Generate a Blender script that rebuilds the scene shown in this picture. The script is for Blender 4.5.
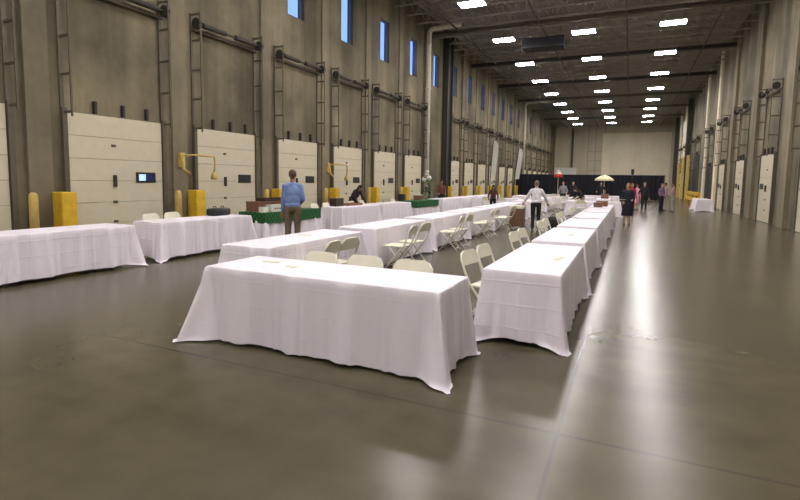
import bpy, bmesh, math, random
from mathutils import Vector, Matrix
for o in list(bpy.data.objects): bpy.data.objects.remove(o)
random.seed(7)
sc = bpy.context.scene; C = sc.collection; PI = math.pi
R = math.radians

# ---------------------------------------------------------------- camera
F, YAW, PIT, ROL, CH = 497.06, .4310, .0907, .0159, 1.6546
cy, sy = math.cos(YAW), math.sin(YAW)
fw = Vector((-sy*math.cos(PIT), cy*math.cos(PIT), -math.sin(PIT)))
ri = Vector((cy, sy, 0)); up = ri.cross(fw)
r2 = ri*math.cos(ROL) + up*math.sin(ROL); u2 = -ri*math.sin(ROL) + up*math.cos(ROL)
cd = bpy.data.cameras.new('camera'); cam = bpy.data.objects.new('camera', cd); C.objects.link(cam)
m = Matrix((r2, u2, -fw)).transposed().to_4x4(); m.translation = Vector((0, 0, CH)); cam.matrix_world = m
cd.sensor_width = 36; cd.lens = F*36/800; cd.shift_y = -25/800; cd.clip_start = .05; cd.clip_end = 400
sc.camera = cam
# ---------------------------------------------------------------- world: dusk sky
w = bpy.data.worlds.new('dusk'); sc.world = w; w.use_nodes = True
nt = w.node_tree; bg = nt.nodes['Background']
bg.inputs[0].default_value = (.27, .43, .95, 1); bg.inputs[1].default_value = 1.2
# ---------------------------------------------------------------- exposure
vs = sc.view_settings; vs.view_transform = 'Standard'; vs.look = 'None'; vs.gamma = 1; vs.use_curve_mapping = False
vs.exposure = 0.36
LAMP = 72.0

# ---------------------------------------------------------------- materials
def newmat(name):
    mt = bpy.data.materials.new(name); mt.use_nodes = True
    return mt, mt.node_tree, mt.node_tree.nodes['Principled BSDF']
def mat(name, col, rough=.6, metal=0, var=.12, scale=6, bump=0, bscale=40, spec=.5, vec=(1, 1, 1), emit=None, estr=0):
    mt, nt, b = newmat(name)
    tc = nt.nodes.new('ShaderNodeTexCoord'); mp = nt.nodes.new('ShaderNodeMapping'); mp.inputs['Scale'].default_value = vec
    nt.links.new(tc.outputs['Object'], mp.inputs[0])
    n = nt.nodes.new('ShaderNodeTexNoise'); n.inputs['Scale'].default_value = scale; n.inputs['Detail'].default_value = 5
    nt.links.new(mp.outputs[0], n.inputs['Vector'])
    cr = nt.nodes.new('ShaderNodeValToRGB')
    cr.color_ramp.elements[0].position = .3; cr.color_ramp.elements[1].position = .7
    cr.color_ramp.elements[0].color = [c*(1-var) for c in col]+[1]
    cr.color_ramp.elements[1].color = [min(1, c*(1+var)) for c in col]+[1]
    nt.links.new(n.outputs['Fac'], cr.inputs[0]); nt.links.new(cr.outputs[0], b.inputs['Base Color'])
    b.inputs['Roughness'].default_value = rough; b.inputs['Metallic'].default_value = metal
    b.inputs['Specular IOR Level'].default_value = spec
    if bump:
        n2 = nt.nodes.new('ShaderNodeTexNoise'); n2.inputs['Scale'].default_value = bscale; n2.inputs['Detail'].default_value = 3
        nt.links.new(mp.outputs[0], n2.inputs['Vector'])
        bp = nt.nodes.new('ShaderNodeBump'); bp.inputs['Strength'].default_value = bump; bp.inputs['Distance'].default_value = .02
        nt.links.new(n2.outputs['Fac'], bp.inputs['Height']); nt.links.new(bp.outputs[0], b.inputs['Normal'])
    if emit:
        b.inputs['Emission Color'].default_value = (*emit, 1); b.inputs['Emission Strength'].default_value = estr
    return mt

def concrete_wall(name, col, var=.16):
    mt, nt, b = newmat(name); N = nt.nodes.new; L = nt.links.new
    tc = N('ShaderNodeTexCoord')
    def noise(scale, vec, det=5):
        mp = N('ShaderNodeMapping'); mp.inputs['Scale'].default_value = vec; L(tc.outputs['Object'], mp.inputs[0])
        n = N('ShaderNodeTexNoise'); n.inputs['Scale'].default_value = scale; n.inputs['Detail'].default_value = det
        L(mp.outputs[0], n.inputs['Vector']); return n.outputs['Fac']
    a = noise(1.0, (1, 1, .08)); c = noise(.5, (1, 1, 1)); d = noise(7, (1, 1, .7))
    def ramp(x, lo, hi, p0=.36, p1=.64):
        cr = N('ShaderNodeValToRGB'); cr.color_ramp.elements[0].position = p0; cr.color_ramp.elements[1].position = p1
        cr.color_ramp.elements[0].color = (lo, lo, lo, 1); cr.color_ramp.elements[1].color = (hi, hi, hi, 1); L(x, cr.inputs[0]); return cr.outputs[0]
    def mul(x, y):
        mx = N('ShaderNodeMix'); mx.data_type = 'RGBA'; mx.blend_type = 'MULTIPLY'; mx.inputs[0].default_value = 1
        L(x, mx.inputs[6]); L(y, mx.inputs[7]); return mx.outputs[2]
    base = N('ShaderNodeRGB'); base.outputs[0].default_value = (*col, 1)
    o = mul(base.outputs[0], ramp(a, 1-var, 1+var)); o = mul(o, ramp(c, 1-var*.9, 1+var*.9)); o = mul(o, ramp(d, .95, 1.05))
    L(o, b.inputs['Base Color']); b.inputs['Roughness'].default_value = .85
    bp = N('ShaderNodeBump'); bp.inputs['Strength'].default_value = .25; bp.inputs['Distance'].default_value = .01
    L(d, bp.inputs['Height']); L(bp.outputs[0], b.inputs['Normal'])
    return mt

def floor_mat():
    mt, nt, b = newmat('polished_concrete'); N = nt.nodes.new; L = nt.links.new
    tc = N('ShaderNodeTexCoord')
    def noise(scale, vec, det=6):
        mp = N('ShaderNodeMapping'); mp.inputs['Scale'].default_value = vec; L(tc.outputs['Object'], mp.inputs[0])
        n = N('ShaderNodeTexNoise'); n.inputs['Scale'].default_value = scale; n.inputs['Detail'].default_value = det
        L(mp.outputs[0], n.inputs['Vector']); return n.outputs['Fac']
    a = noise(.5, (1, 1, 1)); d = noise(3.5, (1, 1, 1), 3); e = noise(1.2, (.25, 1.6, 1))
    sx = N('ShaderNodeSeparateXYZ'); L(tc.outputs['Object'], sx.inputs[0])
    def M(op, *v):
        n = N('ShaderNodeMath'); n.operation = op
        for i, x in enumerate(v):
            if isinstance(x, (int, float)): n.inputs[i].default_value = x
            else: L(x, n.inputs[i])
        return n.outputs[0]
    def joint(axis, off, per, wd):
        f = M('PINGPONG', M('ADD', axis, -off), per/2)      # distance to the nearest joint
        return M('LESS_THAN', f, wd)
    jx = joint(sx.outputs[0], -.35, 4.6, .012); jy = joint(sx.outputs[1], 3.3, 4.6, .012)
    j = M('MAXIMUM', jx, jy)
    mixn = M('ADD', M('MULTIPLY', a, .45), M('ADD', M('MULTIPLY', d, .25), M('MULTIPLY', e, .3)))
    cr = N('ShaderNodeValToRGB'); cr.color_ramp.elements[0].position = .36; cr.color_ramp.elements[1].position = .64
    cr.color_ramp.elements[0].color = (.064, .055, .032, 1); cr.color_ramp.elements[1].color = (.106, .092, .057, 1)
    L(mixn, cr.inputs[0])
    # the slab lane right of the table row is coloured slightly lighter
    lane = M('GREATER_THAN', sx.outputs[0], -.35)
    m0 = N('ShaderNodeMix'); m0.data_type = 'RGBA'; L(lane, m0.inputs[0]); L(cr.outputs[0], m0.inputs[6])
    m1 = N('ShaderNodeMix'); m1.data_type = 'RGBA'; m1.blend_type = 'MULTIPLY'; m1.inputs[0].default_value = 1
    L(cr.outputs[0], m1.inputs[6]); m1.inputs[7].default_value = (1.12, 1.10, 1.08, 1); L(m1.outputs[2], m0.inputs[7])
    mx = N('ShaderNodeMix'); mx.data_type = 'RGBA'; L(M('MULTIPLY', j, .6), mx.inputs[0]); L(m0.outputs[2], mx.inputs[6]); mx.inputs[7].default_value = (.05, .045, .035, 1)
    L(mx.outputs[2], b.inputs['Base Color'])
    b.inputs['Roughness'].default_value = .245
    b.inputs['Specular IOR Level'].default_value = .27
    return mt

def cloth_mat(name, col, crease=.5):
    mt, nt, b = newmat(name); N = nt.nodes.new; L = nt.links.new
    tc = N('ShaderNodeTexCoord'); sx = N('ShaderNodeSeparateXYZ'); L(tc.outputs['Object'], sx.inputs[0])
    def M(op, *v):
        n = N('ShaderNodeMath'); n.operation = op
        for i, x in enumerate(v):
            if isinstance(x, (int, float)): n.inputs[i].default_value = x
            else: L(x, n.inputs[i])
        return n.outputs[0]
    h = 0
    for i, (per, off) in enumerate(((.41, .1), (.41, .0), (.235, .06))):
        f = M('PINGPONG', M('ADD', sx.outputs[i], off), per/2)
        rdg = M('MAXIMUM', M('SUBTRACT', 1, M('DIVIDE', f, .012)), 0)
        h = rdg if i == 0 else M('ADD', h, rdg)
    mp = N('ShaderNodeMapping'); mp.inputs['Scale'].default_value = (1, 1, .45); L(tc.outputs['Object'], mp.inputs[0])
    n = N('ShaderNodeTexNoise'); n.inputs['Scale'].default_value = 5.5; n.inputs['Detail'].default_value = 4; n.inputs['Distortion'].default_value = .6; L(mp.outputs[0], n.inputs['Vector'])
    bp = N('ShaderNodeBump'); bp.inputs['Strength'].default_value = .8; bp.inputs['Distance'].default_value = .02
    L(M('ADD', M('MULTIPLY', h, .22*crease), M('MULTIPLY', n.outputs['Fac'], .5)), bp.inputs['Height']); L(bp.outputs[0], b.inputs['Normal'])
    b.inputs['Base Color'].default_value = (*col, 1); b.inputs['Roughness'].default_value = .8
    b.inputs['Sheen Weight'].default_value = .15
    return mt

def checker_cloth():
    mt, nt, b = newmat('green_checked_cloth'); N = nt.nodes.new; L = nt.links.new
    tc = N('ShaderNodeTexCoord'); ck = N('ShaderNodeTexChecker'); ck.inputs['Scale'].default_value = 14
    ck.inputs[1].default_value = (.015, .15, .035, 1); ck.inputs[2].default_value = (.006, .05, .015, 1)
    L(tc.outputs['Object'], ck.inputs[0]); L(ck.outputs[0], b.inputs['Base Color']); b.inputs['Roughness'].default_value = .8
    return mt

def glass(name):
    mt, nt, b = newmat(name); b.inputs['Base Color'].default_value = (.85, .92, 1, 1)
    b.inputs['Transmission Weight'].default_value = 1; b.inputs['Roughness'].default_value = .02; b.inputs['IOR'].default_value = 1.05
    return mt

MW = concrete_wall('concrete_tan', (.158, .134, .082), .36)
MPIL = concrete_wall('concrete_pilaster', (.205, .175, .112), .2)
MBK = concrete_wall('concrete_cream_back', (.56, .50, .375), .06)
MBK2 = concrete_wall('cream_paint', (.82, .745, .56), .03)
MFL = floor_mat()
MCL = cloth_mat('white_linen', (.83, .775, .83), .8)
MCL1 = cloth_mat('white_linen_smoother', (.83, .775, .83), .25)
MGR = checker_cloth()
MDOOR = mat('dock_door_cream', (.62, .565, .415), .55, var=.03, bump=.05)
MSEAM = mat('seam_grey', (.33, .29, .22), .7)
MDK = mat('dark_steel', (.045, .038, .030), .6, .3)
MRAIL = mat('brown_grey_steel', (.115, .095, .065), .6, .1)
MBLK = mat('black_plastic', (.012, .012, .014), .5)
MYEL = mat('safety_yellow', (.72, .45, .03), .5, var=.15)
MYEL2 = mat('pale_yellow', (.58, .42, .12), .5, var=.15)
MPIPE = mat('white_pipe', (.62, .58, .47), .5)
MDECK = mat('roof_deck', (.37, .335, .295), .8, vec=(1, 1, 1), scale=2, var=.2)
MJOI = mat('joist_steel', (.36, .32, .275), .6)
MCH = mat('cream_resin', (.80, .775, .62), .45, var=.04)
MCHF = mat('cream_frame', (.72, .70, .58), .4, var=.05)
MWOOD = mat('plywood_tabletop', (.42, .28, .15), .6, var=.2, vec=(1, 8, 1))
MLEG = mat('grey_steel_leg', (.3, .3, .3), .4, .7)
MEM = mat('lamp_tube', (.9, .9, .9), .5, emit=(1.0, .945, .93), estr=LAMP)
MHOUS = mat('lamp_housing', (.5, .5, .5), .4, .3)
MGLASS = glass('window_glass')
MFRAME = mat('window_frame', (.10, .13, .22), .5)
MCURT = mat('black_drape', (.010, .010, .016), .9, bump=.2, vec=(1, 1, .1), bscale=30)
MPAP = mat('paper', (.72, .70, .52), .7, var=.04)
MWHITE = mat('white_panel', (.74, .72, .66), .5, var=.04)
MBOX = mat('brown_cardboard', (.20, .095, .05), .75, var=.15)
MBOXD = mat('dark_brown_tray', (.035, .015, .010), .6)
MWOODB = mat('brown_cabinet', (.16, .085, .045), .5, var=.25, vec=(6, 6, 1))
MSKIN = mat('skin', (.50, .28, .19), .6, var=.05)
MSKIND = mat('skin_tan', (.32, .17, .11), .6, var=.05)
MHAIRK = mat('hair_dark', (.018, .012, .010), .6); MHAIRB = mat('hair_brown', (.10, .05, .028), .6)
MHAIRG = mat('hair_greying', (.14, .11, .09), .7); MHAIRR = mat('hair_auburn', (.26, .11, .06), .6)
MGREEN = mat('leaf_green', (.03, .10, .02), .6, var=.3); MFLW = mat('blossom_white', (.85, .85, .8), .6)
MRED = mat('canopy_red', (.42, .02, .02), .7); MCREAMC = mat('canopy_cream', (.72, .68, .42), .7, var=.1)
MGREENC = mat('canopy_green', (.22, .28, .10), .7, var=.1)
MDARKBAY = mat('painted_bay_darkness', (.006, .006, .006), .9)
def fab(n, c): return mat(n, c, .85, var=.12, scale=12, bump=.25, bscale=14)

# ---------------------------------------------------------------- mesh helpers
class MB:
    def __init__(s): s.bm = bmesh.new()
    def box(s, x0, x1, y0, y1, z0, z1, bev=0):
        r = bmesh.ops.create_cube(s.bm, size=1)
        for v in r['verts']:
            v.co = Vector(((x0+x1)/2+v.co.x*(x1-x0), (y0+y1)/2+v.co.y*(y1-y0), (z0+z1)/2+v.co.z*(z1-z0)))
        if bev:
            es = {e for v in r['verts'] for e in v.link_edges}
            bmesh.ops.bevel(s.bm, geom=list(es), offset=bev, segments=2, affect='EDGES', profile=.5)
        return s
    def tube(s, pts, r, n=8, cap=True, smooth_n=0):
        pts = [Vector(p) for p in pts]; rs = r if isinstance(r, (list, tuple)) else [r]*len(pts)
        rings = []; prev = None
        for i, p in enumerate(pts):
            d = (pts[min(i+1, len(pts)-1)]-pts[max(i-1, 0)]).normalized()
            a = prev if prev else (Vector((0, 0, 1)) if abs(d.z) < .9 else Vector((1, 0, 0)))
            u = (a-d*a.dot(d)).normalized(); prev = u; v = d.cross(u)
            rings.append([s.bm.verts.new(p+(u*math.cos(2*PI*k/n)+v*math.sin(2*PI*k/n))*rs[i]) for k in range(n)])
        for a, b in zip(rings, rings[1:]):
            for k in range(n): s.bm.faces.new((a[k], a[(k+1) % n], b[(k+1) % n], b[k]))
        if cap: s.bm.faces.new(rings[0][::-1]); s.bm.faces.new(rings[-1])
        return s
    def lathe(s, prof, cx=0, cy_=0, n=16):
        rings = [[s.bm.verts.new((cx+r*math.cos(2*PI*k/n), cy_+r*math.sin(2*PI*k/n), z)) for k in range(n)] for r, z in prof]
        for a, b in zip(rings, rings[1:]):
            for k in range(n): s.bm.faces.new((a[k], a[(k+1) % n], b[(k+1) % n], b[k]))
        s.bm.faces.new(rings[0][::-1]); s.bm.faces.new(rings[-1]); return s
    def prism(s, outline, thick, mtx=None):
        """outline in xz, extruded along y, centred"""
        f = [s.bm.verts.new((x, -thick/2, z)) for x, z in outline]; b = [s.bm.verts.new((x, thick/2, z)) for x, z in outline]
        n = len(f); s.bm.faces.new(f); s.bm.faces.new(b[::-1])
        for i in range(n): s.bm.faces.new((f[i], b[i], b[(i+1) % n], f[(i+1) % n]))
        if mtx:
            for v in f+b: v.co = mtx @ v.co
        return s
    def ball(s, c, r, sub=2, sc_=(1, 1, 1)):
        q = bmesh.ops.create_icosphere(s.bm, subdivisions=sub, radius=1)
        for v in q['verts']: v.co = Vector((c[0]+v.co.x*r*sc_[0], c[1]+v.co.y*r*sc_[1], c[2]+v.co.z*r*sc_[2]))
        return s
    def build(s, name, m, parent=None, smooth=False, loc=None, rz=None):
        me = bpy.data.meshes.new(name); bmesh.ops.recalc_face_normals(s.bm, faces=s.bm.faces); s.bm.to_mesh(me); s.bm.free()
        me.materials.append(m)
        if smooth:
            for p in me.polygons: p.use_smooth = True
        o = bpy.data.objects.new(name, me); C.objects.link(o)
        if parent: o.parent = parent
        if loc is not None: o.location = loc
        if rz is not None: o.rotation_euler.z = rz
        return o
def tag(o, label=None, cat=None, group=None, kind=None):
    if label: o['label'] = label
    if cat: o['category'] = cat
    if group: o['group'] = group
    if kind: o['kind'] = kind
    return o
def empty(name, loc, rz=0):
    o = bpy.data.objects.new(name, None); C.objects.link(o); o.location = loc; o.rotation_euler.z = rz
    o.empty_display_size = .1
    return o
kids = {}
def copy_tree(o, parent=None):
    c = o.copy(); C.objects.link(c); c.parent = parent
    for ch in list(o.children): copy_tree(ch, c)
    return c
def struct(o): o['kind'] = 'structure'; return o

# ================================================================= STRUCTURE
WX, RX, BY, FY, ZT = -11.3, 5.6, 84.0, -14.0, 11.2
S, D0 = 3.585, 11.73                      # bay spacing, centre of the second visible bay
def bay(k): return D0+S*k
# floor (with the dock-side edge)
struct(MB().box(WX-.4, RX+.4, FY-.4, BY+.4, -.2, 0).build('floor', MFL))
# left wall: built from strips so that the windows are real holes
ww, wz0, wz1 = .98, 7.45, 9.42
ks = list(range(-6, 20)); skip_win = set()
wl = MB(); wl.box(WX-.3, WX, FY-.4, BY+.4, -.2, wz0); wl.box(WX-.3, WX, FY-.4, BY+.4, wz1, ZT+.3)
y = FY-.4
for k in ks:
    c = bay(k)-.02
    wl.box(WX-.3, WX, y, c-ww/2, wz0, wz1); y = c+ww/2
wl.box(WX-.3, WX, y, BY+.4, wz0, wz1)
struct(wl.build('wall_left', MW))
wn = 1
for k in ks:
    if k < -2: continue
    c = bay(k)-.02
    f = MB(); t = .05
    f.box(WX-.20, WX-.13, c-ww/2, c-ww/2+t, wz0, wz1); f.box(WX-.20, WX-.13, c+ww/2-t, c+ww/2, wz0, wz1)
    f.box(WX-.20, WX-.13, c-ww/2+t, c+ww/2-t, wz0, wz0+t); f.box(WX-.20, WX-.13, c-ww/2+t, c+ww/2-t, wz1-t, wz1)
    fo = struct(f.build('window_%d' % wn, MFRAME)); wn += 1
    MB().box(WX-.17, WX-.16, c-ww/2+t, c+ww/2-t, wz0+t, wz1-t).build('glass_pane', MGLASS, fo)
# pilasters and panel joints
tn = 1
def trim(mb, m, lab=None):
    global tn
    o = struct(mb.build('trim_%d' % tn, m)); tn += 1
    if lab: o['label'] = lab
    return o
for k in range(-5, 20):
    c = bay(k)+S/2-.02
    trim(MB().box(WX, WX+.07, c-.20, c+.28, 0, ZT, .006), MPIL, 'tan concrete pilaster strip between two dock bays on the left wall')
# right wall
wr = MB(); wr.box(RX, RX+.3, FY-.4, BY+.4, -.2, ZT+.3)
struct(wr.build('wall_right', MW))
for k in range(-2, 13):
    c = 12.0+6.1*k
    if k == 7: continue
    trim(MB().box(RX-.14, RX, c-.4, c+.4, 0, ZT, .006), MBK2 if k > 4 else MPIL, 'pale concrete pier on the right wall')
# back and front walls
struct(MB().box(WX-.3, RX+.3, BY, BY+.3, -.2, ZT+.3).build('wall_back', MBK))
struct(MB().box(WX-.3, RX+.3, FY-.3, FY, -.2, ZT+.3).build('wall_front', MBK))
trim(MB().box(-4.2, RX-.4, BY-.04, BY, 0, 9.3), MBK2, 'large smooth cream painted panel on the end wall')
for x in (-8.9, -6.3, -5.2, -3.9): trim(MB().box(x-.05, x+.05, BY-.03, BY, 0, ZT), MSEAM, 'vertical panel joint on the end wall')
for z in (3.6, 5.1, 6.5): trim(MB().box(-6.3, -3.9, BY-.028, BY, z-.04, z+.04), MSEAM, 'horizontal joint on the end wall')
trim(MB().box(-8.78, -8.46, BY-.25, BY-.03, 0, 10.2, .03), MRAIL, 'brown downpipe on the end wall')
trim(MB().box(-11.2, -7.9, BY-.5, BY-.03, 2.55, 4.0, .02), MWHITE, 'long white box mounted low on the end wall')
# ceiling deck with ribs
dk = MB(); dk.box(WX-.3, RX+.3, FY-.3, BY+.3, ZT+.25, ZT+.35)
x = WX
while x < RX: dk.box(x, x+.11, FY, BY, ZT+.19, ZT+.25); x += .305
struct(dk.build('ceiling', MDECK))
# open-web joists spanning the hall
jm = MB()
zb, zt = 10.35, ZT+.19
jm.box(WX, RX, -.05, .05, zb, zb+.06); jm.box(WX, RX, -.05, .05, zt-.06, zt)
n = 16; dx = (RX-WX)/n
for i in range(n):
    x = WX+i*dx
    jm.tube([(x, 0, zt-.05), (x+dx/2, 0, zb+.05)], .022, 4); jm.tube([(x+dx/2, 0, zb+.05), (x+dx, 0, zt-.05)], .022, 4)
jo = trim(jm, MJOI, 'open-web steel roof joist spanning the hall'); jo.location.y = FY+1
y = FY+1+1.52
while y < BY-.4:
    c = jo.copy(); C.objects.link(c); c.location.y = y; c.name = 'trim_%d' % tn; tn += 1; y += 1.52
# cross girders (deeper, darker) and long beams
for y in [28.4-8.6*i for i in range(5)]+[37, 45.6, 54.2, 62.8, 71.4]:
    g = MB(); g.box(WX, RX, y-.13, y+.13, 10.12, 10.2); g.box(WX, RX, y-.02, y+.02, 10.2, 10.36); g.box(WX, RX, y-.13, y+.13, 10.3, 10.35)
    trim(g, MDK if y in (37, 45.6) else MRAIL, 'dark steel girder across the roof')
for x in (-9.4, -4.9, -.6, 3.7):
    g = MB(); g.box(x-.03, x+.03, FY, BY, 10.20, 10.28)
    trim(g, MRAIL, 'thin bridging bar running the length of the roof')
for (x, y) in ((WX+.2, 31.3), (RX-.3, 60.4), (RX-.3, 76)):
    g = MB(); g.box(x-.18, x+.18, y-.5, y-.42, 0, ZT); g.box(x-.18, x+.18, y+.42, y+.5, 0, ZT); g.box(x-.04, x+.04, y-.42, y+.42, 0, ZT)
    trim(g, MDK, 'dark steel column standing against the wall')
# dark duct under the roof
hu = empty('heater_unit', (0, 0, 0)); d = MB(); d.box(-6.3, -3.9, 30.7, 31.8, 9.55, 10.15, .03)
for xx in (-6, -4.2): MB().tube([(xx, 31.2, 10.1), (xx, 31.2, ZT+.25)], .02, 6).build('hanger', MRAIL, hu)
t = d.build('unit', MBLK, hu); tag(hu, 'dark boxy heater unit hung under the roof between the lamp rows', 'heater')

# ================================================================= DOCK DOORS
dn = 1
def make_door(mirror=1, X=WX, c=0, k=0, lit=False, dark=False, W2=1.2, H=3.03):
    global dn
    s = mirror
    def bx(mb, a, b, y0, y1, z0, z1, bev=0): mb.box(min(X+s*a, X+s*b), max(X+s*a, X+s*b), y0, y1, z0, z1, bev); return mb
    p = MB(); nh = 6
    for i in range(nh):
        bx(p, .02, .075, c-W2, c+W2, .02+i*(H-.02)/nh, .02+(i+1)*(H-.02)/nh-.008, .006)
    do = struct(p.build('door_%d' % dn, MDARKBAY if dark else MDOOR)); dn += 1  # when dark, near-black slabs stand in for the darkness of an open bay
    do['label'] = 'dark open dock bay' if dark else 'cream sectional dock door'
    # three small upright brackets over the header
    for q in (-.55, .15, .8):
        bx(MB(), .0, .09, c+q-.03, c+q+.03, H+.02, H+.3).build('bracket', MDK, do)
    if not dark:
        fr = bx(MB(), .075, .10, c+.42, c+.98, 1.48, 1.74, .01).build('window_slot', MBLK, do)
        if lit:
            bx(MB(), .10, .104, c+.49, c+.68, 1.53, 1.69).build('pane', mat('sky_glow_pane', (.3, .5, .9), .2, emit=(.45, .62, 1), estr=.8), fr)  # pane's own glow stands in for the dusk sky behind it
            bx(MB(), .10, .104, c+.70, c+.91, 1.53, 1.69).build('pane', mat('blue_pane', (.02, .03, .12), .2), fr)
        bx(MB(), .075, .13, c-.19, c-.11, 1.38, 1.66, .01).build('latch', MDK, do)
        for z in (.55, 1.02, 2.35): bx(MB(), .075, .10, c-.2, c-.1, z-.03, z+.03).build('hinge', MRAIL, do)
    # vertical-lift ladder tracks at both sides
    for e in (-1, 1):
        yy = c+e*(W2+.07); tr = MB()
        bx(tr, .0, .05, yy-.04, yy+.04, 0, 6.15); bx(tr, .35, .38, yy-.018, yy+.018, 2.9, 6.15)
        if e > 0 or True:
            bx(tr, .04, .12, yy-.05, yy+.05, 0, 3.1)
        for z in (3.0, 3.8, 4.6, 5.4, 6.1): bx(tr, .04, .35, yy-.02, yy+.02, z-.025, z+.025)
        tr.build('lift_track', MRAIL, do)
    sh = MB(); y0, y1 = c-W2-.12, c+W2+.12
    sh.tube([(X+s*.24, y0, 5.85), (X+s*.24, y1, 5.85)], .03, 8)
    sh.build('spring_shaft', MDK, do)
    for a, b in ((y0+.25, c-.2), (c+.2, y1-.25)):
        MB().tube([(X+s*.24, a, 5.85), (X+s*.24, b, 5.85)], .075, 10).build('torsion_spring', MDK, do)
    bx(MB(), .0, .1, y0, y1, 5.68, 5.76).build('header_bar', MRAIL, do)
    for yy in (c-W2-.07, c+W2+.07): MB().tube([(X+s*.24, yy-.05, 5.85), (X+s*.24, yy+.05, 5.85)], .15, 12).build('cable_drum', MDK, do)
    return do
ordn = ['nearest', 'second', 'third', 'fourth', 'fifth', 'sixth', 'seventh', 'eighth', 'ninth', 'tenth', 'eleventh', 'twelfth', 'thirteenth']
for k in range(-3, 19):
    if k == 5: continue
    do = make_door(1, WX, bay(k), k, lit=(k == -1))
    c = bay(k)
    where = '%s cream dock door from the left' % (ordn[k+1].replace('nearest', 'first') if k >= -1 else 'cut-off') if k < 8 else ''
    if k == -3 or k == 13: continue
    # yellow guards: a box guard left of the door, a round bollard right of it
    g = MB(); g.box(WX+.12, WX+.46, c-1.62, c-1.30, 0, 1.28, .02); g = g.build('track_guard', MYEL)
    tag(g, 'yellow box-shaped track guard left of the %s' % where if k < 8 else 'yellow box-shaped track guard far down the left wall', 'guard', 'yellow track guards')
    if k not in (4,):
        b_ = MB().lathe([(.0, 0), (.085, .0), (.085, 1.18), (.07, 1.25), (.03, 1.28), (.0, 1.285)][1:5], WX+.3, c+1.5, 14).build('bollard', MYEL2, smooth=True)
        tag(b_, 'slim yellow bollard right of the %s' % where if k < 8 else 'slim yellow bollard far down the left wall', 'bollard', 'yellow bollards')
# right wall doors
for k in range(0, 11):
    c = 15.05+6.1*k
    if k in (7, 10): continue
    if k == 6: c += 2.9
    make_door(-1, RX, c, k, dark=(k in (5, 6)), W2=2.0 if k == 6 else 1.2, H=4.4 if k == 6 else 3.03)
trim(MB().box(RX-.06, RX, 62.2, 70.5, 4.8, 9.2, .01), MWHITE, 'white painted panel high on the right wall')
# yellow guard posts and rail near the right wall
for i, (yy, hh) in enumerate(((58.6, 4.6), (64, 4.6), (69, 4.2))):
    o = MB().box(RX-.5, RX-.2, yy-.16, yy+.16, 0, hh, .02).build('guard_post', MYEL2)
    tag(o, 'tall pale yellow post against the right wall, %s' % ['nearest of the three', 'middle of the three', 'farthest of the three'][i], 'post', 'tall yellow posts')
gr = empty('guard_rail', (4.55, 45.5, 0)); tag(gr, 'low yellow steel guard rail by the right wall behind a white table', 'guard rail')
for yy in (-4, -1.3, 1.3, 4): MB().box(-.07, .07, yy-.07, yy+.07, 0, 1.1, .01).build('post', MYEL, gr)
for z in (.42, .82): MB().box(-.13, -.07, -4.1, 4.1, z, z+.28, .015).build('rail', MYEL, gr)

# white roof drain pipes with elbows
for (yy, ln, lab) in ((27.6, 1.9, 'white drain pipe climbing the left wall beside the dark column'), (56.9, 2.4, 'white drain pipe climbing the far part of the left wall')):
    x = WX+.28
    pts = [(x, yy, 0), (x, yy, 10.0), (x+.03, yy, 10.2), (x+.12, yy, 10.33), (x+.3, yy, 10.38), (x+ln, yy, 10.42)]
    o = empty('drain_pipe', (0, 0, 0)); tag(o, lab, 'pipe')
    MB().tube(pts, .14, 12).build('pipe', MPIPE, o, True)
    for z in (2, 4.5, 7, 9.5): MB().tube([(x, yy, z-.04), (x, yy, z+.04)], .165, 12).build('collar', MPIPE, o, True)

# yellow articulated dock arms beside bays
def dock_arm(yb, lab):
    o = empty('dock_lamp_arm', (WX+.1, yb, 0)); tag(o, lab, 'dock light')
    MB().box(-.06, .06, -.08, .08, 1.9, 2.3, .01).build('wall_bracket', MYEL2, o)
    MB().tube([(.06, 0, 2.22), (.30, .2, 2.24), (.45, .75, 2.22)], .026, 8).build('arm', MYEL2, o, True)
    MB().tube([(.06, .0, 2.2), (.2, -.1, 1.85), (.22, .1, 1.72)], .04, 8).build('brace', MYEL2, o, True)
    MB().tube([(.45, .75, 2.22), (.45, .77, 2.0), (.43, .75, 1.78)], .026, 8).build('drop', MYEL2, o, True)
    MB().lathe([(.04, 1.80), (.08, 1.72), (.10, 1.60), (.08, 1.58)], .43, .75, 12).build('lamp_head', MYEL2, o, True)
dock_arm(9.95, 'yellow articulated dock lamp arm between the first two cream doors')
dock_arm(17.25, 'yellow articulated dock lamp arm over the third pair of cream doors')

# ================================================================= CEILING LAMPS
def make_lamp():
    r = empty('high_bay_lamp', (0, 0, 0))
    MB().box(-.60, .60, -.36, .36, .03, .12, .01).build('housing', MHOUS, r)
    for yy in (-.18, .18): MB().box(-.57, .57, yy-.14, yy+.14, .0, .03, .004).build('diffuser', MEM, r)
    for xx in (-.5, .5): MB().tube([(xx, 0, .12), (xx, 0, 1.66)], .008, 5).build('hanger', MRAIL, r)
    return r
lamp = make_lamp(); first = True
rows = ((-7.0585, 'left row'), (-2.7176, 'middle row'), (1.5548, 'right row'))
for rx, rn in rows:
    for i in range(-5, 9):
        if rn != 'left row' and i == 0 and False: continue
        o = lamp if first else copy_tree(lamp); first = False
        o.location = (rx, 22.917+6.388*i, 9.76)
        if i >= 0: lab = 'bright rectangular ceiling lamp in the %s, %s in view' % (rn, ordn[i if rn == 'left row' else max(i-1, 0)] + ('' if i < 2 else ' nearest'))
        else: lab = 'rectangular ceiling lamp in the %s above the tables nearest the camera' % rn
        if rn != 'left row' and i == 0: lab = 'rectangular ceiling lamp in the %s just above the picture edge' % rn
        tag(o, lab, 'ceiling light', 'high bay lamps under the roof')

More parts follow.
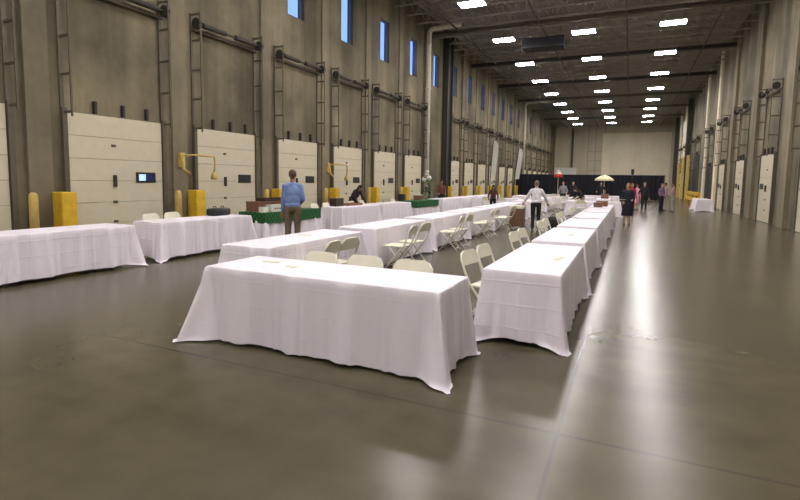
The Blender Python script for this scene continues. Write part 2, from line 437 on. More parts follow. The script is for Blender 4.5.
# ================================================================= TABLES
def add_table(L_, W_, loc, rz, lab, group, hem=.05, seed=0, dents=(), flare=.17, fold=.012, green=False, arch=0., creases=True, side_dent=0, cloth_m=None, flares=None):
    """long axis = local x. cloth is its own thing lying over the table"""
    rnd = random.Random(seed); H = .755
    t = empty('folding_table', loc, rz)
    tag(t, 'folding table under the '+lab.replace('over the long table ', ''), 'table', 'folding tables')
    MB().box(-L_/2+.02, L_/2-.02, -W_/2+.02, W_/2-.02, H-.045, H-.006, .006).build('tabletop', MWOOD, t)
    for e in (-1, 1):
        lg = MB(); x = e*(L_/2-.35)
        for yy in (-W_/2+.14, W_/2-.14): lg.tube([(x, yy, H-.045), (x, yy, .0)], .014, 6)
        lg.tube([(x, -W_/2+.14, .15), (x, W_/2-.14, .15)], .012, 6); lg.build('leg', MLEG, t)
    # cloth perimeter
    hx, hy, rc = L_/2+.004, W_/2+.004, .02
    cols = []
    sides = [((-hx, -hy), (hx, -hy), (0, -1)), ((hx, -hy), (hx, hy), (1, 0)), ((hx, hy), (-hx, hy), (0, 1)), ((-hx, hy), (-hx, -hy), (-1, 0))]
    for si, (a, b, nn) in enumerate(sides):
        ln = math.hypot(b[0]-a[0], b[1]-a[1]); n = int(ln/.02)
        ux, uy = (b[0]-a[0])/ln, (b[1]-a[1])/ln
        for i in range(n+1):
            d = rc+(ln-2*rc)*i/n
            cols.append((a[0]+ux*d, a[1]+uy*d, nn[0], nn[1], d, ln, si))
        nx = sides[(si+1) % 4][2]
        for q in (1, 2, 3):
            an = q/4*PI/2; ca, sa = math.cos(an), math.sin(an)
            n2 = (nn[0]*ca+nx[0]*sa, nn[1]*ca+nx[1]*sa)
            bx_, by_ = b[0]-ux*rc-nn[0]*rc, b[1]-uy*rc-nn[1]*rc
            cols.append((bx_+n2[0]*rc, by_+n2[1]*rc, n2[0], n2[1], 0., ln, si))
    phs = [[(rnd.uniform(9, 15), rnd.uniform(0, 6.3), 1), (rnd.uniform(19, 27), rnd.uniform(0, 6.3), .6), (rnd.uniform(4, 6), rnd.uniform(0, 6.3), .8)] for _ in range(4)]
    cf = list(flares) if flares else [flare*rnd.uniform(.8, 1.15) for _ in range(4)]
    creas = [[(rnd.uniform(.25, (L_ if q % 2 == 0 else W_)-.2), rnd.uniform(.025, .05)) for _ in range(7 if q % 2 == 0 else 2)] for q in range(4)]
    ROW = 14; bm = bmesh.new(); rings = [[] for _ in range(ROW+2)]
    for (x, y, nx, ny, d, ln, si) in cols:
        dl, dr = d, ln-d
        if d == 0.: dm, ci = 0., si
        elif dr < dl: dm, ci = dr, si
        else: dm, ci = dl, (si-1) % 4
        C0 = cf[ci]; sg = [(1, -1), (1, 1), (-1, 1), (-1, -1)][ci]; gx, gy = sg[0]*.7071, sg[1]*.7071
        endf = min(1, dm/.25)
        fo = sum(a*math.sin(k*d+p) for k, p, a in phs[si])*fold*endf
        fo = fo if fo > 0 else fo*.35
        for cc, cw in creas[si]: fo += .013*max(0, 1-abs(d-cc)/cw)
        dent = 0
        for (ds, dc, dw, dd) in dents:
            if ds == si: dent += dd*max(0, 1-((d-dc)/dw)**2)
        for r in range(ROW+2):
            t_ = min(1, r/ROW)
            hemz = .006+(hem+arch*math.sin(PI*min(1, max(0, d/ln)))+.006*math.sin(7*d+si*2+seed))*min(1, dm/.2)
            z = H-(H-hemz)*t_
            if r == 0: z = H
            if r == 1: z = H-.012
            if r == 2: z = H-.07
            g = min(1, max(0, 1.3-1.3*dm/(.03+.15*t_))); cn = C0*g*t_**1.05
            rip = .024*t_*math.sin(dm*52+ci*1.3+seed)*max(0, 1-dm/.34)*(1 if dm > .03 else dm/.03)
            off = (.004 if r else 0)+.022*t_+fo*t_**.7*1.6*(1-g)+rip
            off -= dent*min(1, max(0, (t_-.15)/.35))
            if r == ROW+1: cn += .035*g; z = hemz-.003
            # the flared corner opens sideways a little
            rings[r].append(bm.verts.new((x+nx*off+gx*cn, y+ny*off+gy*cn, z)))
    n = len(cols)
    for a, b in zip(rings, rings[1:]):
        for k in range(n): bm.faces.new((a[k], b[k], b[(k+1) % n], a[(k+1) % n]))
    bm.faces.new(rings[0])
    me = bpy.data.meshes.new('tablecloth'); bmesh.ops.recalc_face_normals(bm, faces=bm.faces)
    bm.to_mesh(me); bm.free(); me.materials.append(cloth_m or MCL)
    for p in me.polygons: p.use_smooth = len(p.vertices) == 4
    o = bpy.data.objects.new('tablecloth', me); C.objects.link(o); o.location = loc; o.rotation_euler.z = rz
    tag(o, lab, 'tablecloth', group)
    if green:
        tp = MB(); tp.box(-hx-.03, hx+.03, -hy-.03, hy+.03, H+.002, H+.008)
        for sgn in (-1, 1):
            tp.box(-hx-.04, hx+.04, sgn*(hy+.045)-.004, sgn*(hy+.045)+.004, H-.27, H+.006)
            tp.box(sgn*(hx+.045)-.004, sgn*(hx+.045)+.004, -hy-.04, hy+.04, H-.27, H+.006)
        g = tp.build('table_runner', MGR, loc=loc, rz=rz)
        tag(g, green, 'table cover')
    return o
G1, G2, G3, G4 = 'white tablecloths of the right row', 'white tablecloths of the middle row', 'white tablecloths along the dock doors', 'white tablecloths at the far end'
# near table, long side to the camera
add_table(2.5, .76, (-2.60, 4.09, 0), 0, 'large white tablecloth over the long table nearest the camera', 'nearest table', hem=.03, seed=3, fold=.017, flares=(.16, .11, .15, .28), cloth_m=MCL1,
          dents=((2, .55, .3, .2), (2, 1.12, .3, .2), (2, 1.72, .3, .2)))
# right row
x0 = -.95
nm = ['nearest the camera', 'second from the camera', 'third from the camera', 'fourth from the camera', 'fifth from the camera', 'sixth from the camera', 'seventh from the camera', 'eighth from the camera']
for i, ys in enumerate((4.98, 7.83, 10.75, 13.7, 16.7, 19.75)):
    add_table(2.44, .76, (x0, ys+1.22, 0), PI/2, 'white tablecloth in the right row, %s' % nm[i], G1, seed=20+i, fold=.010, arch=.02, hem=.04,
              dents=((2, 1.22, 1.1, .12),), flare=.13)
# middle row
for i, ys in enumerate((5.03, 7.98, 10.98, 13.75, 16.6, 19.6)):
    add_table(2.44, .76, (-4.55, ys+1.22, 0), PI/2, 'white tablecloth in the middle row, %s' % nm[i], G2, seed=40+i, fold=.012)
# dock side row
for i, ys in enumerate((.9, 3.72, 6.74)):
    add_table(2.44 if i < 2 else 2.5, .76, (-8.55 + (.0 if i else 0), ys+(1.22 if i < 2 else 1.25), 0), PI/2, 'white tablecloth before the dock doors, %s' % ['outside the view', 'cut off at left', 'just left of the green table'][i], G3, seed=60+i, fold=.02, arch=.02)
add_table(2.4, .78, (-8.8, 11.25, 0), PI/2, 'white skirt cloth under the green checked cover', G3, seed=70, fold=.03, green='green checked cover over the table in front of the man in blue')
for i, ys in enumerate((13.35, 16.2, 19.35, 22.6, 25.5, 28.6, 31.6)):
    add_table(2.5, .76, (-8.52, ys+1.25, 0), PI/2, 'white dock-side tablecloth, %s past the green checked table' % ['first', 'second', 'third', 'fourth', 'fifth', 'sixth', 'seventh'][i], G3, seed=80+i, fold=.014,
              green='green cover on the far table beside the white drain pipe' if i == 2 else False)
# scattered far tables
far = ((-6.6, 27, 0), (-6.4, 33, PI/2), (-4.6, 24.6, PI/2), (-4.6, 29.5, PI/2), (-1.6, 26.3, 0), (-3.2, 32.5, 0), (-5.3, 38, 0), (-1.3, 31.0, PI/2), (-1.9, 38.0, 0))
fl = ['set crosswise behind the person in brown', 'set lengthwise under the nearer banner', 'directly behind the middle row', 'second behind the middle row', 'crosswise just past the right row',
      'behind the bending long-haired person', 'before the red parasol', 'with a brown carton beyond the right row', 'before the cream and green parasol']
for i, (x, y, rz) in enumerate(far):
    add_table(2.44, .76, (x, y, 0), rz, 'far white tablecloth '+fl[i], G4, seed=100+i, fold=.012)
add_table(2.44, .76, (4.15, 36.3, 0), PI/2, 'white tablecloth on the lone table before the yellow rail', 'lone table at right', seed=130, fold=.012)

# far chairs
fc = [(-4.0, 24.2, PI/2), (-4.0, 25.2, PI/2), (-3.95, 29.3, PI/2), (-3.9, 30.1, PI/2), (-2.1, 25.5, 0), (-1.2, 25.45, 0), (-3.6, 31.8, 0), (-2.8, 31.8, 0), (-6.9, 26.2, 0), (-6.1, 26.2, 0), (-5.72, 32.7, PI/2), (-5.7, 37.2, 0), (-4.9, 37.2, 0), (-5.72, 33.5, PI/2)]
fcl = ['right of the first table behind the middle row, nearer', 'right of the first table behind the middle row, farther', 'right of the second table behind the middle row, nearer', 'right of the second table behind the middle row, farther',
       'before the crosswise table past the right row, left', 'before the crosswise table past the right row, right', 'before the table of the bending person, left', 'before the table of the bending person, right',
       'before the table of the person in brown, left', 'before the table of the person in brown, right', 'by the table under the nearer banner, nearer', 'before the red parasol table, left', 'before the red parasol table, right', 'by the table under the nearer banner, farther']
# papers and small things on the tables
def flat(name, x, y, rz, w_, h_, lab, cat, m=MPAP, z=.757, th=.004):
    o = MB().box(-w_/2, w_/2, -h_/2, h_/2, 0, th).build(name, m, loc=(x, y, z), rz=rz); tag(o, lab, cat); return o
flat('paper_card', -3.44, 4.22, .1, .20, .07, 'folded paper strip at the left on the nearest table', 'paper')
flat('paper_card', -3.09, 4.08, -.3, .13, .06, 'small paper slip right of the folded strip on the nearest table', 'paper')
flat('paper_card', -.72, 6.08, 1.45, .26, .06, 'pale green paper strip on the first table of the right row', 'paper')
flat('paper_card', -.88, 9.0, 1.45, .22, .07, 'pale paper strip on the second table of the right row', 'paper')
flat('paper_card', -4.65, 6.5, .4, .22, .07, 'pale paper strip on the first table of the middle row', 'paper')
flat('paper_card', -4.5, 9.3, .8, .22, .09, 'pale paper strip on the second table of the middle row', 'paper')

# ================================================================= CHAIRS
def make_chair():
    r = empty('folding_chair', (0, 0, 0)); w2 = .215
    for s in (-1, 1):
        # long tube: from the top of the back down to the front foot
        MB().tube([(s*.17, -.305, .80), (s*w2, -.285, .74), (s*w2, -.235, .60), (s*w2, -.165, .45), (s*w2, .02, .22), (s*(w2), .20, .0)], .014, 8).build('front_leg', MCHF, r, True)
        MB().tube([(s*(w2-.03), .13, .425), (s*(w2-.03), -.05, .21), (s*(w2-.03), -.24, 0)], .013, 8).build('rear_leg', MCHF, r, True)
    MB().tube([(-w2+.03, -.19, .06), (w2-.03, -.19, .06)], .010, 6).build('stretcher', MCHF, r)
    MB().tube([(-w2, .15, .06), (w2, .15, .06)], .010, 6).build('stretcher', MCHF, r)
    # seat: rounded slab
    b = MB(); b.box(-.20, .20, -.17, .22, .425, .455, .014); b.build('seat', MCH, r)
    # back panel: rounded-top outline, slightly curved
    out = [(-.20, 0), (.20, 0)]
    for q in range(0, 7): a = q/6*PI/2; out.append((.12+.09*math.cos(a), .085+.09*math.sin(a)))
    for q in range(0, 7): a = PI/2+q/6*PI/2; out.append((-.12+.09*math.cos(a), .085+.09*math.sin(a)))
    mt = Matrix.Translation((0, -.262, .655)) @ Matrix.Rotation(R(14), 4, 'X')
    bk = MB(); bk.prism(out, .026, mt)
    bmesh.ops.bevel(bk.bm, geom=[e for e in bk.bm.edges if abs((e.verts[0].co-e.verts[1].co).length) < .5 and len([f for f in e.link_faces if len(f.verts) > 4]) == 1], offset=.007, segments=2, affect='EDGES')
    bk.build('backrest', MCH, r)
    return r
chair = make_chair(); used = [False]
def place_chair(x, y, rz, lab, group):
    o = copy_tree(chair) if used[0] else chair; used[0] = True
    o.location = (x, y, 0); o.rotation_euler.z = rz; tag(o, lab, 'chair', group); return o
# face -Y at the near table
for i, (x, y) in enumerate(((-3.14, 4.63-.03), (-2.58, 4.61), (-2.01, 4.60))):
    place_chair(x, y-.18, PI, 'cream folding chair tucked behind the nearest table, %s of three' % ['left', 'middle', 'right'][i], 'chairs behind the nearest table')
# right row: face +X
rc = [5.72, 6.38, 8.3, 8.98, 11.0, 11.75, 14.0, 14.7, 17.2, 17.9]
for i, y in enumerate(rc):
    place_chair(-1.44, y, -PI/2-.14, "cream folding chair at the right row's %s table, %s of the pair" % (['first', 'second', 'third', 'fourth', 'fifth'][i//2], ['nearer', 'farther'][i % 2]), 'chairs along the right row')
# middle row right side: face -X
for i, y in enumerate([5.62, 6.12, 8.35, 9.0, 10.9+.35, 11.95, 14.1, 14.75, 16.65, 17.15]):
    place_chair(-3.86, y, PI/2+(-.1 if i % 2 else .08), "cream folding chair at the middle row's %s table, %s of the pair" % (['first', 'second', 'third', 'fourth', 'fifth'][i//2], ['nearer', 'farther'][i % 2]), 'chairs along the middle row')
# wall side of the dock row: face +X
for i, y in enumerate([7.63, 8.25, 13.9, 14.7, 16.35, 17.3, 20.0, 23.3]):
    place_chair(-9.28-.06*(i % 2), y, -PI/2, 'cream chair back showing behind the dock-side tables, %s from the left' % ordn[i].replace('nearest', 'first'), 'chairs by the dock doors')

for (x, y, a), l_ in zip(fc, fcl): place_chair(x, y, a, 'far cream folding chair '+l_, 'far folding chairs')

# ================================================================= THINGS ON AND AROUND THE TABLES
def boxthing(name, x0, x1, y0, y1, z0, z1, m, lab, cat, rz=0, lid=None):
    cx_, cy_ = (x0+x1)/2, (y0+y1)/2
    o = empty(name, (cx_, cy_, z0), rz); a, b, h = (x1-x0)/2, (y1-y0)/2, z1-z0
    q = MB(); t = .015
    q.box(-a, a, -b, b, 0, t); q.box(-a, -a+t, -b, b, t, h); q.box(a-t, a, -b, b, t, h); q.box(-a+t, a-t, -b, -b+t, t, h); q.box(-a+t, a-t, b-t, b, t, h)
    q.build('body', m, o)
    if lid: MB().box(-a-.01, a+.01, -b-.01, b+.01, h, h+.025, .004).build('lid', lid, o)
    tag(o, lab, cat); return o
GT = .764
boxthing('carton', -9.12, -8.72, 10.15, 11.5, GT, 1.0, MBOX, 'long reddish brown carton on the green checked table', 'box', lid=MBOX)
boxthing('tray', -9.05, -8.75, 10.45, 11.35, 1.027, 1.11, MBOXD, 'dark tray lying on top of the reddish brown carton', 'tray')
o = boxthing('carton', -8.63, -8.45, 10.35, 10.85, GT, .92, MWHITE, 'small white printed carton in front of the reddish brown carton', 'box', lid=MWHITE)
for yy in (-.1, 0, .1): MB().box(.091, .094, yy-.03, yy+.03, .07, .10).build('printed_mark', MBLK, o)
boxthing('carton', -8.62, -8.47, 10.06, 10.25, GT, .90, MWHITE, 'little pinkish white carton at the near corner of the green checked table', 'box')
# black bag with handles on the table left of green one
bg_ = empty('carry_bag', (-8.72, 8.78, .756)); tag(bg_, 'black carry bag lying on the white table in front of the second dock door', 'bag')
MB().box(-.14, .14, -.26, .26, 0, .17, .04).build('body', MBLK, bg_, True)
for yy in (-.12, .12): MB().tube([(0, yy-.05, .16), (0, yy-.03, .215), (0, yy+.03, .215), (0, yy+.05, .16)], .01, 6).build('handle', MBLK, bg_, True)
boxthing('carton', -8.86, -8.6, 13.75, 14.2, .757, 1.0, MBOXD, 'dark brown carton on the first white table past the green checked one', 'box', lid=MBOX)
boxthing('tray', -8.8, -8.5, 14.4, 15.3, .757, .83, MBOX, 'shallow brown tray beside the dark brown carton', 'tray')
boxthing('carton', -8.86, -8.62, 19.0, 19.35-.1, .78, 1.05, MBLK, 'black carton at the end of the table with the small green cover', 'box')
boxthing('carton', -8.7, -8.4, 20.3, 20.75, .766, .98, MBOX, 'brown carton on the small green cover', 'box', lid=MWHITE)
boxthing('carton', -1.16, -.76, 20.6, 21.3, .757, .93, MBOX, 'low brown carton at the far end of the right row', 'box', lid=MBOX)
boxthing('carton', -1.5, -1.1, 31.0, 31.7, .757, 1.0, MBOX, 'brown carton on the far table beyond the right row', 'box', lid=MBOX)
boxthing('carton', -1.2, -.9, 19.85, 20.2, .757, .90, MWOODB, 'small brown carton near the end of the right row', 'box', lid=MWOODB)
# brown bin cabinet near the man in the white shirt
cb = empty('bin_cabinet', (-3.62, 17.95, 0)); tag(cb, 'brown wooden bin cabinet with a cream lid left of the man in the white shirt', 'cabinet')
MB().box(-.24, .24, -.22, .22, .06, .70, .01).build('body', MWOODB, cb); MB().box(-.26, .26, -.24, .24, .70, .80, .02).build('lid', MCH, cb)
MB().box(-.015, .015, -.235, -.22, .1, .68).build('stile', MBOX, cb)
for a in (-.2, .2):
    for b in (-.18, .18): MB().lathe([(.03, 0), (.03, .06)], a, b, 8).build('foot', MBLK, cb)
bp_ = empty('backpack', (-2.35, 17.9, 0)); tag(bp_, 'black bag standing on the floor right of the man in the white shirt', 'bag')
MB().box(-.17, .17, -.12, .12, 0, .48, .06).build('body', MBLK, bp_, True); MB().tube([(-.08, 0, .46), (-.05, 0, .55), (.05, 0, .55), (.08, 0, .46)], .012, 6).build('handle', MBLK, bp_, True)

# black pipe-and-drape curtain
dr = empty('drape_wall', (0, 54, 0)); tag(dr, 'long black pipe-and-drape curtain closing off the far end of the hall', 'curtain')
bm = bmesh.new(); xs = []; x = -11.2
while x < 3.0: xs.append(x); x += .05
prev = None
for x in xs:
    o_ = .05*math.sin(x*14)+.03*math.sin(x*31+1)
    a = bm.verts.new((x, o_*1.3, .03)); b = bm.verts.new((x, o_, 2.44))
    if prev: bm.faces.new((prev[0], a, b, prev[1]))
    prev = (a, b)
me = bpy.data.meshes.new('drape'); bm.to_mesh(me); bm.free(); me.materials.append(MCURT)
for p in me.polygons: p.use_smooth = True
dd = bpy.data.objects.new('drape', me); C.objects.link(dd); dd.parent = dr
MB().tube([(-11.2, 0, 2.45), (3.0, 0, 2.45)], .025, 8).build('top_pipe', MBLK, dr)
for x in (-11.2, -8.4, -5.5, -2.7, .2, 3.0): MB().tube([(x, .12, 0), (x, .12, 2.5)], .025, 8).build('upright', MBLK, dr)

# parasols at the far end
def parasol(x, y, z0, z1, rad, m1, m2, lab, band=.35):
    o = empty('parasol', (x, y, 0)); tag(o, lab, 'parasol')
    MB().lathe([(.28, 0), (.28, .05), (.05, .09), (.03, .12)], 0, 0, 16).build('base', MBLK, o)
    MB().tube([(0, 0, .1), (0, 0, z1+.06)], .025, 8).build('pole', MWHITE, o)
    n = 8; hz = z0+(z1-z0)*band; hr = rad*(1-band*.8)
    MB().lathe([(rad, z0-.12), (rad, z0), (hr, hz)], 0, 0, n).build('canopy', m1, o)
    MB().lathe([(hr, hz+.002), (rad*.35, z1-.05), (.03, z1)], 0, 0, n).build('canopy_top', m2, o)
parasol(-5.75, 45.5, 2.2, 2.7, .38, MRED, mat('canopy_white_pattern', (.6, .5, .42), .7, var=.5, scale=9), 'small red parasol with a patterned white top before the black curtain')
parasol(-1.85, 42.0, 1.95, 2.28, .70, MCREAMC, MCREAMC, 'cream and green parasol over a vendor before the black curtain')
# thin black stand above curtain
st = empty('speaker_stand', (.15, 50, 0)); tag(st, 'thin black stand rising above the curtain behind the woman in red', 'stand')
MB().tube([(0, 0, .3), (0, 0, 2.9)], .03, 6).build('pole', MBLK, st)
MB().box(-.12, .12, -.1, .1, 2.45, 2.95, .02).build('speaker', MBLK, st)
for a in range(3): MB().tube([(0, 0, .7), (.4*math.cos(a*2.1), .4*math.sin(a*2.1), 0)], .018, 6).build('leg', MBLK, st)
# tall white vertical banners leaning by the left wall
def banner(x, y, z0, z1, w_, lean, lab):
    o = empty('feather_banner', (x, y, 0)); tag(o, lab, 'banner')
    MB().tube([(0, 0, 0), (lean*.3, 0, z0), (lean, 0, z1)], .03, 8).build('pole', MDK, o)
    b = MB(); v = []
    for i in range(9):
        t = i/8; z = z0+(z1-z0)*t; xx = lean*(.3+.7*t)+.03
        ww_ = w_*(1 if t < .85 else 1-.5*(t-.85)/.15)
        v.append([(xx, -.01, z), (xx+ww_, -.01, z), (xx+ww_, .01, z), (xx, .01, z)])
    vv = [[b.bm.verts.new(p) for p in q] for q in v]
    for a, c in zip(vv, vv[1:]):
        for k in range(4): b.bm.faces.new((a[k], a[(k+1) % 4], c[(k+1) % 4], c[k]))
    b.bm.faces.new(vv[0][::-1]); b.bm.faces.new(vv[-1]); b.build('flag', MWHITE, o)
    MB().box(-.3, .3, -.3, .3, 0, .04).build('base', MBLK, o)
banner(-10.75, 41.2, 2.2, 5.0, .42, .25, 'tall narrow white banner by the left wall, nearer of two')
banner(-10.7, 50.2, 1.9, 4.9, .42, .5, 'tall narrow white leaning banner by the left wall, farther of two')
# white blossoms plant by the drain pipe
pl = empty('flower_stand', (-9.7, 24.6, 0)); tag(pl, 'tall green plant with white blossoms beside the white drain pipe', 'plant')
MB().lathe([(.14, 0), (.2, .4), (.18, .4)], 0, 0, 12).build('pot', MBLK, pl)
MB().tube([(0, 0, .35), (.02, .03, 1.1), (0, 0, 1.9)], .02, 6).build('stem', MGREEN, pl)
lf = MB()
for i in range(60):
    a = random.uniform(0, 6.28); z = random.uniform(.6, 1.8); r_ = random.uniform(.08, .24)
    lf.ball((r_*math.cos(a), r_*math.sin(a), z), .07, 1, (1, 1, .35))
lf.build('foliage', MGREEN, pl, True)
for (a, b, z) in ((.05, -.03, 1.78), (-.2, -.1, 1.7), (-.1, .12, 2.1)): MB().ball((a, b, z), .13 if z < 2 else .09, 2).build('blossom', MFLW, pl, True)

# ================================================================= PEOPLE
def blob(name, segs, balls, m, parent, vox):
    b = MB()
    for (p, rp, q, rq) in segs:
        p, q = Vector(p), Vector(q); b.ball(p, rp, 2); b.ball(q, rq, 2)
        b.tube([p, q], [rp, rq], 12)
    for (c, rad) in balls: b.ball(c, 1, 3, rad)
    o = b.build(name, m, parent, True)
    md = o.modifiers.new('fuse', 'REMESH'); md.mode = 'VOXEL'; md.voxel_size = vox; md.use_smooth_shade = True
    sm = o.modifiers.new('soften', 'SMOOTH'); sm.factor = .5; sm.iterations = 3
    return o
def person(x, y, face, ht, lab, shirt, pants, hair, skin=MSKIN, lh=None, rh=None, lean=0, dress=False, longhair=False, vox=.012, legs=None, sleeve=1.0, turn=0, shoes=None, hips=.93, cap=None):
    """local: faces +Y. lh / rh: hand targets (x,y,z) at 1.75 m scale"""
    s = ht/1.75; r = empty('person', (x, y, 0), face-PI/2); r.scale = (s, s, s); tag(r, lab, 'person')
    V = Vector; hipz = hips
    rot = Matrix.Translation((0, 0, hipz)) @ Matrix.Rotation(-lean, 4, 'X') @ Matrix.Translation((0, 0, -hipz))
    U = lambda p: rot @ V(p)      # upper body point
    d = hipz-.93
    shL, shR = U((-.165, 0, 1.405+d)), U((.165, 0, 1.405+d)); nk0, nk1 = U((0, -.01, 1.44+d)), U((0, .015, 1.56+d)); hd = U((0, .03, 1.645+d))
    lh = V(lh) if lh else V((-.27, .06, .80)); rh = V(rh) if rh else V((.27, .06, .80))
    def elbow(sh, h, side):
        mid = (sh+h)/2; dd_ = (h-sh).length; L2 = .29; off = math.sqrt(max(.0004, L2*L2-(dd_/2)**2))
        ax = (h-sh).normalized(); out = V((side*.35, -.9, -.25)); out = (out-ax*out.dot(ax)).normalized(); return mid+out*off
    arms = [(shL, elbow(shL, lh, -1), lh, -1), (shR, elbow(shR, rh, 1), rh, 1)]
    if legs is None: legs = [((-.095, 0, hipz-.03), (-.10, .02, .50), (-.10, -.02, .09)), ((.095, 0, hipz-.03), (.10, .03, .50), (.105, 0, .09))]
    segs = []; balls = [(tuple(hd), (.076, .092, .106)), (tuple(U((0, 0, 1.25+d))), (.15, .09, .19)), (tuple(U((0, 0, 1.05+d))), (.14, .09, .15)), ((0, 0, hipz), (.145, .095, .11))]
    segs.append((nk0, .055, nk1, .05))
    hq = lambda a, b, c: tuple(hd+(rot.to_3x3() @ V((a, b, c))))
    segs.append((hq(0, .085, .005), .012, hq(0, .105, -.02), .014))          # nose
    segs.append((hq(-.022, .082, -.05), .009, hq(.022, .082, -.05), .009))   # mouth
    segs.append((hq(0, .06, -.085), .024, hq(0, .04, -.08), .03))            # chin
    for e in (-1, 1): segs.append((hq(e*.074, .0, .015), .014, hq(e*.076, -.003, -.02), .011))
    for (a, e, h, sd) in arms:
        segs += [(a, .05, e, .04), (e, .038, h, .025)]
        ax = (h-e).normalized(); sdv = ax.cross(V((0, 1, 0)));
        if sdv.length < .1: sdv = ax.cross(V((0, 0, 1)))
        sdv.normalize(); pn = ax.cross(sdv)
        pc = h+ax*.05; segs.append((h, .025, pc+ax*.02, .030)); segs.append((pc+sdv*.022, .018, pc-sdv*.022, .018))
        for fi, (o_, ln) in enumerate(((-.033, .060), (-.011, .072), (.011, .067), (.033, .052))):
            b0 = pc+sdv*o_+ax*.03; b1 = b0+ax*ln*.55+pn*.006; b2 = b1+ax*ln*.4+pn*.022
            segs += [(b0, .010, b1, .009), (b1, .009, b2, .0075)]
        t0 = pc-sdv*.02-ax*.02; t1 = t0-sdv*.032+ax*.03+pn*.01; segs += [(t0, .012, t1, .011), (t1, .011, t1+ax*.03+pn*.008, .009)]
    for (a, k, f) in legs:
        segs += [(a, .075, k, .052), (k, .05, f, .034)]
        fo = V(f); segs.append(((fo.x, fo.y-.02, .045), .034, (fo.x, fo.y+.14, .03), .028))
    blob('body', segs, balls, skin, r, min(vox, .010))
    # eyes
    for e in (-1, 1): MB().ball(hq(e*.03, .082, .022), .010, 1).build('eye', MHAIRK, r, True)
    # hair
    hb = [(hq(0, -.018, .03), (.086, .098, .096))]
    hs = []
    if longhair:
        hs = [(hq(0, -.06, .02), .075, hq(0, -.07, -.14), .07), (hq(-.055, -.03, 0), .04, hq(-.07, -.03, -.16), .035), (hq(.055, -.03, 0), .04, hq(.07, -.03, -.16), .035)]
    else: hs = [(hq(0, -.055, .0), .055, hq(0, -.05, -.045), .045)]
    blob('hair', hs, hb, hair, r, vox)
    # trousers / dress
    if dress:
        b = MB(); ringz = [(1.0, .155, .11), (.85, .185, .14), (.6, .21, .17), (.42, .225, .19)]
        rings = [[b.bm.verts.new((rx_*math.cos(2*PI*k/24)*(1+.05*math.sin(k*3)), ry_*math.sin(2*PI*k/24)*(1+.05*math.sin(k*3)), z)) for k in range(24)] for z, rx_, ry_ in ringz]
        for p_, q_ in zip(rings, rings[1:]):
            for k in range(24): b.bm.faces.new((p_[k], p_[(k+1) % 24], q_[(k+1) % 24], q_[k]))
        b.bm.faces.new(rings[0])
        so = b.build('skirt', pants, r, True); md = so.modifiers.new('thick', 'SOLIDIFY'); md.thickness = .008
    else:
        ps = []
        for (a, k, f) in legs: ps += [(a, .094, k, .070), (k, .070, V(f)+V((0, 0, -.01)), .058)]
        blob('trousers', ps, [((0, 0, hipz+.01), (.168, .118, .12))], pants, r, vox)
    ss = []
    for (a, e, h, sd) in arms:
        ss += [(a, .064, e, .054)]
        if sleeve > .6: ss.append((e, .053, e+(h-e)*.88, .040))
        ss.append((a, .058, nk0+V((0, 0, .01)), .060))
    blob('shirt', ss, [(tuple(U((0, 0, 1.29+d))), (.165, .115, .19)), (tuple(U((0, 0, 1.12+d))), (.162, .118, .20)), (tuple(V((0, 0, hipz+.07))), (.172, .122, .085))], shirt, r, vox)
    for (a, k, f) in legs:
        fo = V(f); blob('shoe', [((fo.x, fo.y-.035, .05), .044, (fo.x, fo.y+.05, .045), .044), ((fo.x, fo.y+.05, .042), .040, (fo.x, fo.y+.16, .034), .033)], [], shoes or MBLK, r, vox)
    return r
F_ = fab
BLUE = F_('blue_shirt', (.20, .29, .56)); KHA = F_('khaki_trousers', (.15, .115, .075)); WSH = F_('white_shirt', (.72, .70, .72)); BPA = F_('black_trousers', (.012, .012, .016))
BLKF = F_('black_top', (.015, .013, .018)); MAR = F_('maroon_brown_top', (.13, .04, .03)); GRY = F_('grey_top', (.25, .24, .25)); RED = F_('red_top', (.45, .02, .05))
PINK = F_('pink_dress', (.72, .32, .42)); PUR = F_('mauve_shirt', (.20, .13, .22)); TAN = F_('tan_shirt', (.42, .27, .25)); LTR = F_('light_trousers', (.38, .33, .33)); BRN = F_('brown_top', (.10, .05, .035))
NAVY = F_('dark_navy_dress', (.014, .012, .03))
def deg(a): return R(a)
person(-6.95, 9.25, deg(125), 1.83, 'man in a blue shirt and khaki trousers standing before the green checked table', BLUE, KHA, MHAIRB, MSKIND, lh=(-.22, .12, .84), rh=(.16, .28, 1.02), sleeve=1, vox=.010)
person(-2.92, 17.6, deg(100), 1.70, 'man in a white shirt and black trousers seen from behind, arms out to both sides', WSH, BPA, MHAIRG, MSKIN, lh=(-.42, .30, .95), rh=(.40, .30, .95), lean=.15)
person(-9.75, 16.75, deg(-20), 1.62, 'dark-haired person in black leaning over the table by the third dock doors', BLKF, BPA, MHAIRK, MSKIND, lean=.75, lh=(-.22, .62, .80), rh=(.22, .62, .80), longhair=True)
person(-9.45, 25.9, deg(-60), 1.66, 'person in dark maroon standing near the white drain pipe', MAR, BPA, MHAIRK, MSKIND, lh=(-.2, .3, 1.0), rh=(.2, .3, 1.0))
person(-6.05, 24.0, deg(-75), 1.50, 'dark-haired person in brown between the table rows under the near white banner', BRN, BPA, MHAIRK, MSKIND, lean=.3, lh=(-.25, .35, .95), rh=(.25, .35, .95), longhair=True)
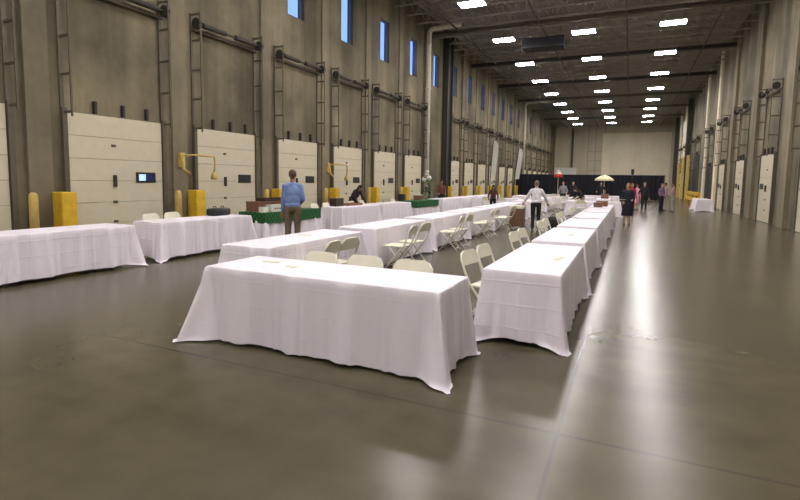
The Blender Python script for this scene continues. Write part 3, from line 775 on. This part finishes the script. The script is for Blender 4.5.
person(-3.95, 34, deg(-90), 1.70, 'person in a grey top standing among the far white tables', GRY, BPA, MHAIRG, MSKIN, lh=(-.25, .25, 1.0), rh=(.25, .25, 1.0), vox=.015)
person(-3.85, 39.2, deg(-80), 1.72, 'person in black with dark hair against the black curtain', BLKF, BPA, MHAIRB, MSKIN, vox=.015)
person(-2.3, 28.6, deg(-140), 1.60, 'long-haired person in black bending over a far white table', BLKF, LTR, MHAIRK, MSKIN, lean=.8, lh=(-.2, .55, .85), rh=(.2, .55, .85), longhair=True, vox=.014)
person(-2.0, 41.0, deg(-90), 1.68, 'vendor in black under the cream and green parasol', BLKF, BPA, MHAIRG, MSKIN, lh=(-.3, .3, 1.05), rh=(.3, .3, 1.05), vox=.015)
person(-.05, 21.35, deg(-85), 1.66, 'auburn-haired woman in a long dark dress standing in the aisle, holding a pale paper', NAVY, NAVY, MHAIRR, MSKIN, dress=True, lh=(-.15, .26, 1.08), rh=(.2, .22, 1.0), longhair=True)
person(.12, 31.9, deg(-70), 1.66, 'woman in a red top behind the woman in the dark dress', RED, BPA, MHAIRB, MSKIN, longhair=True, vox=.015)
person(.40, 34.4, deg(60), 1.60, 'person in a pale pink dress beside the woman in red', PINK, PINK, MHAIRB, MSKIN, dress=True, vox=.015)
person(.82, 33.6, deg(-100), 1.74, 'man in a black suit standing right of the pink dress', BLKF, BPA, MHAIRG, MSKIN, rh=(.3, .25, 1.0), vox=.015)
person(1.72, 33.3, deg(-40), 1.68, 'person in a mauve shirt and dark trousers, left of the group of three', PUR, BPA, MHAIRG, MSKIN, rh=(.25, .3, 1.05), vox=.015)
person(2.02, 34.9, deg(180), 1.72, 'dark-haired person in light trousers, middle of the group of three', TAN, LTR, MHAIRK, MSKIND, vox=.015)
person(2.38, 34.0, deg(175), 1.76, 'dark-haired person in a tan shirt, right of the group of three', TAN, LTR, MHAIRK, MSKIND, lh=(-.2, .3, 1.0), vox=.015)
flat('sheet', -.24, 21.04, .2, .24, .19, 'pale paper held by the woman in the dark dress', 'paper', z=1.03)
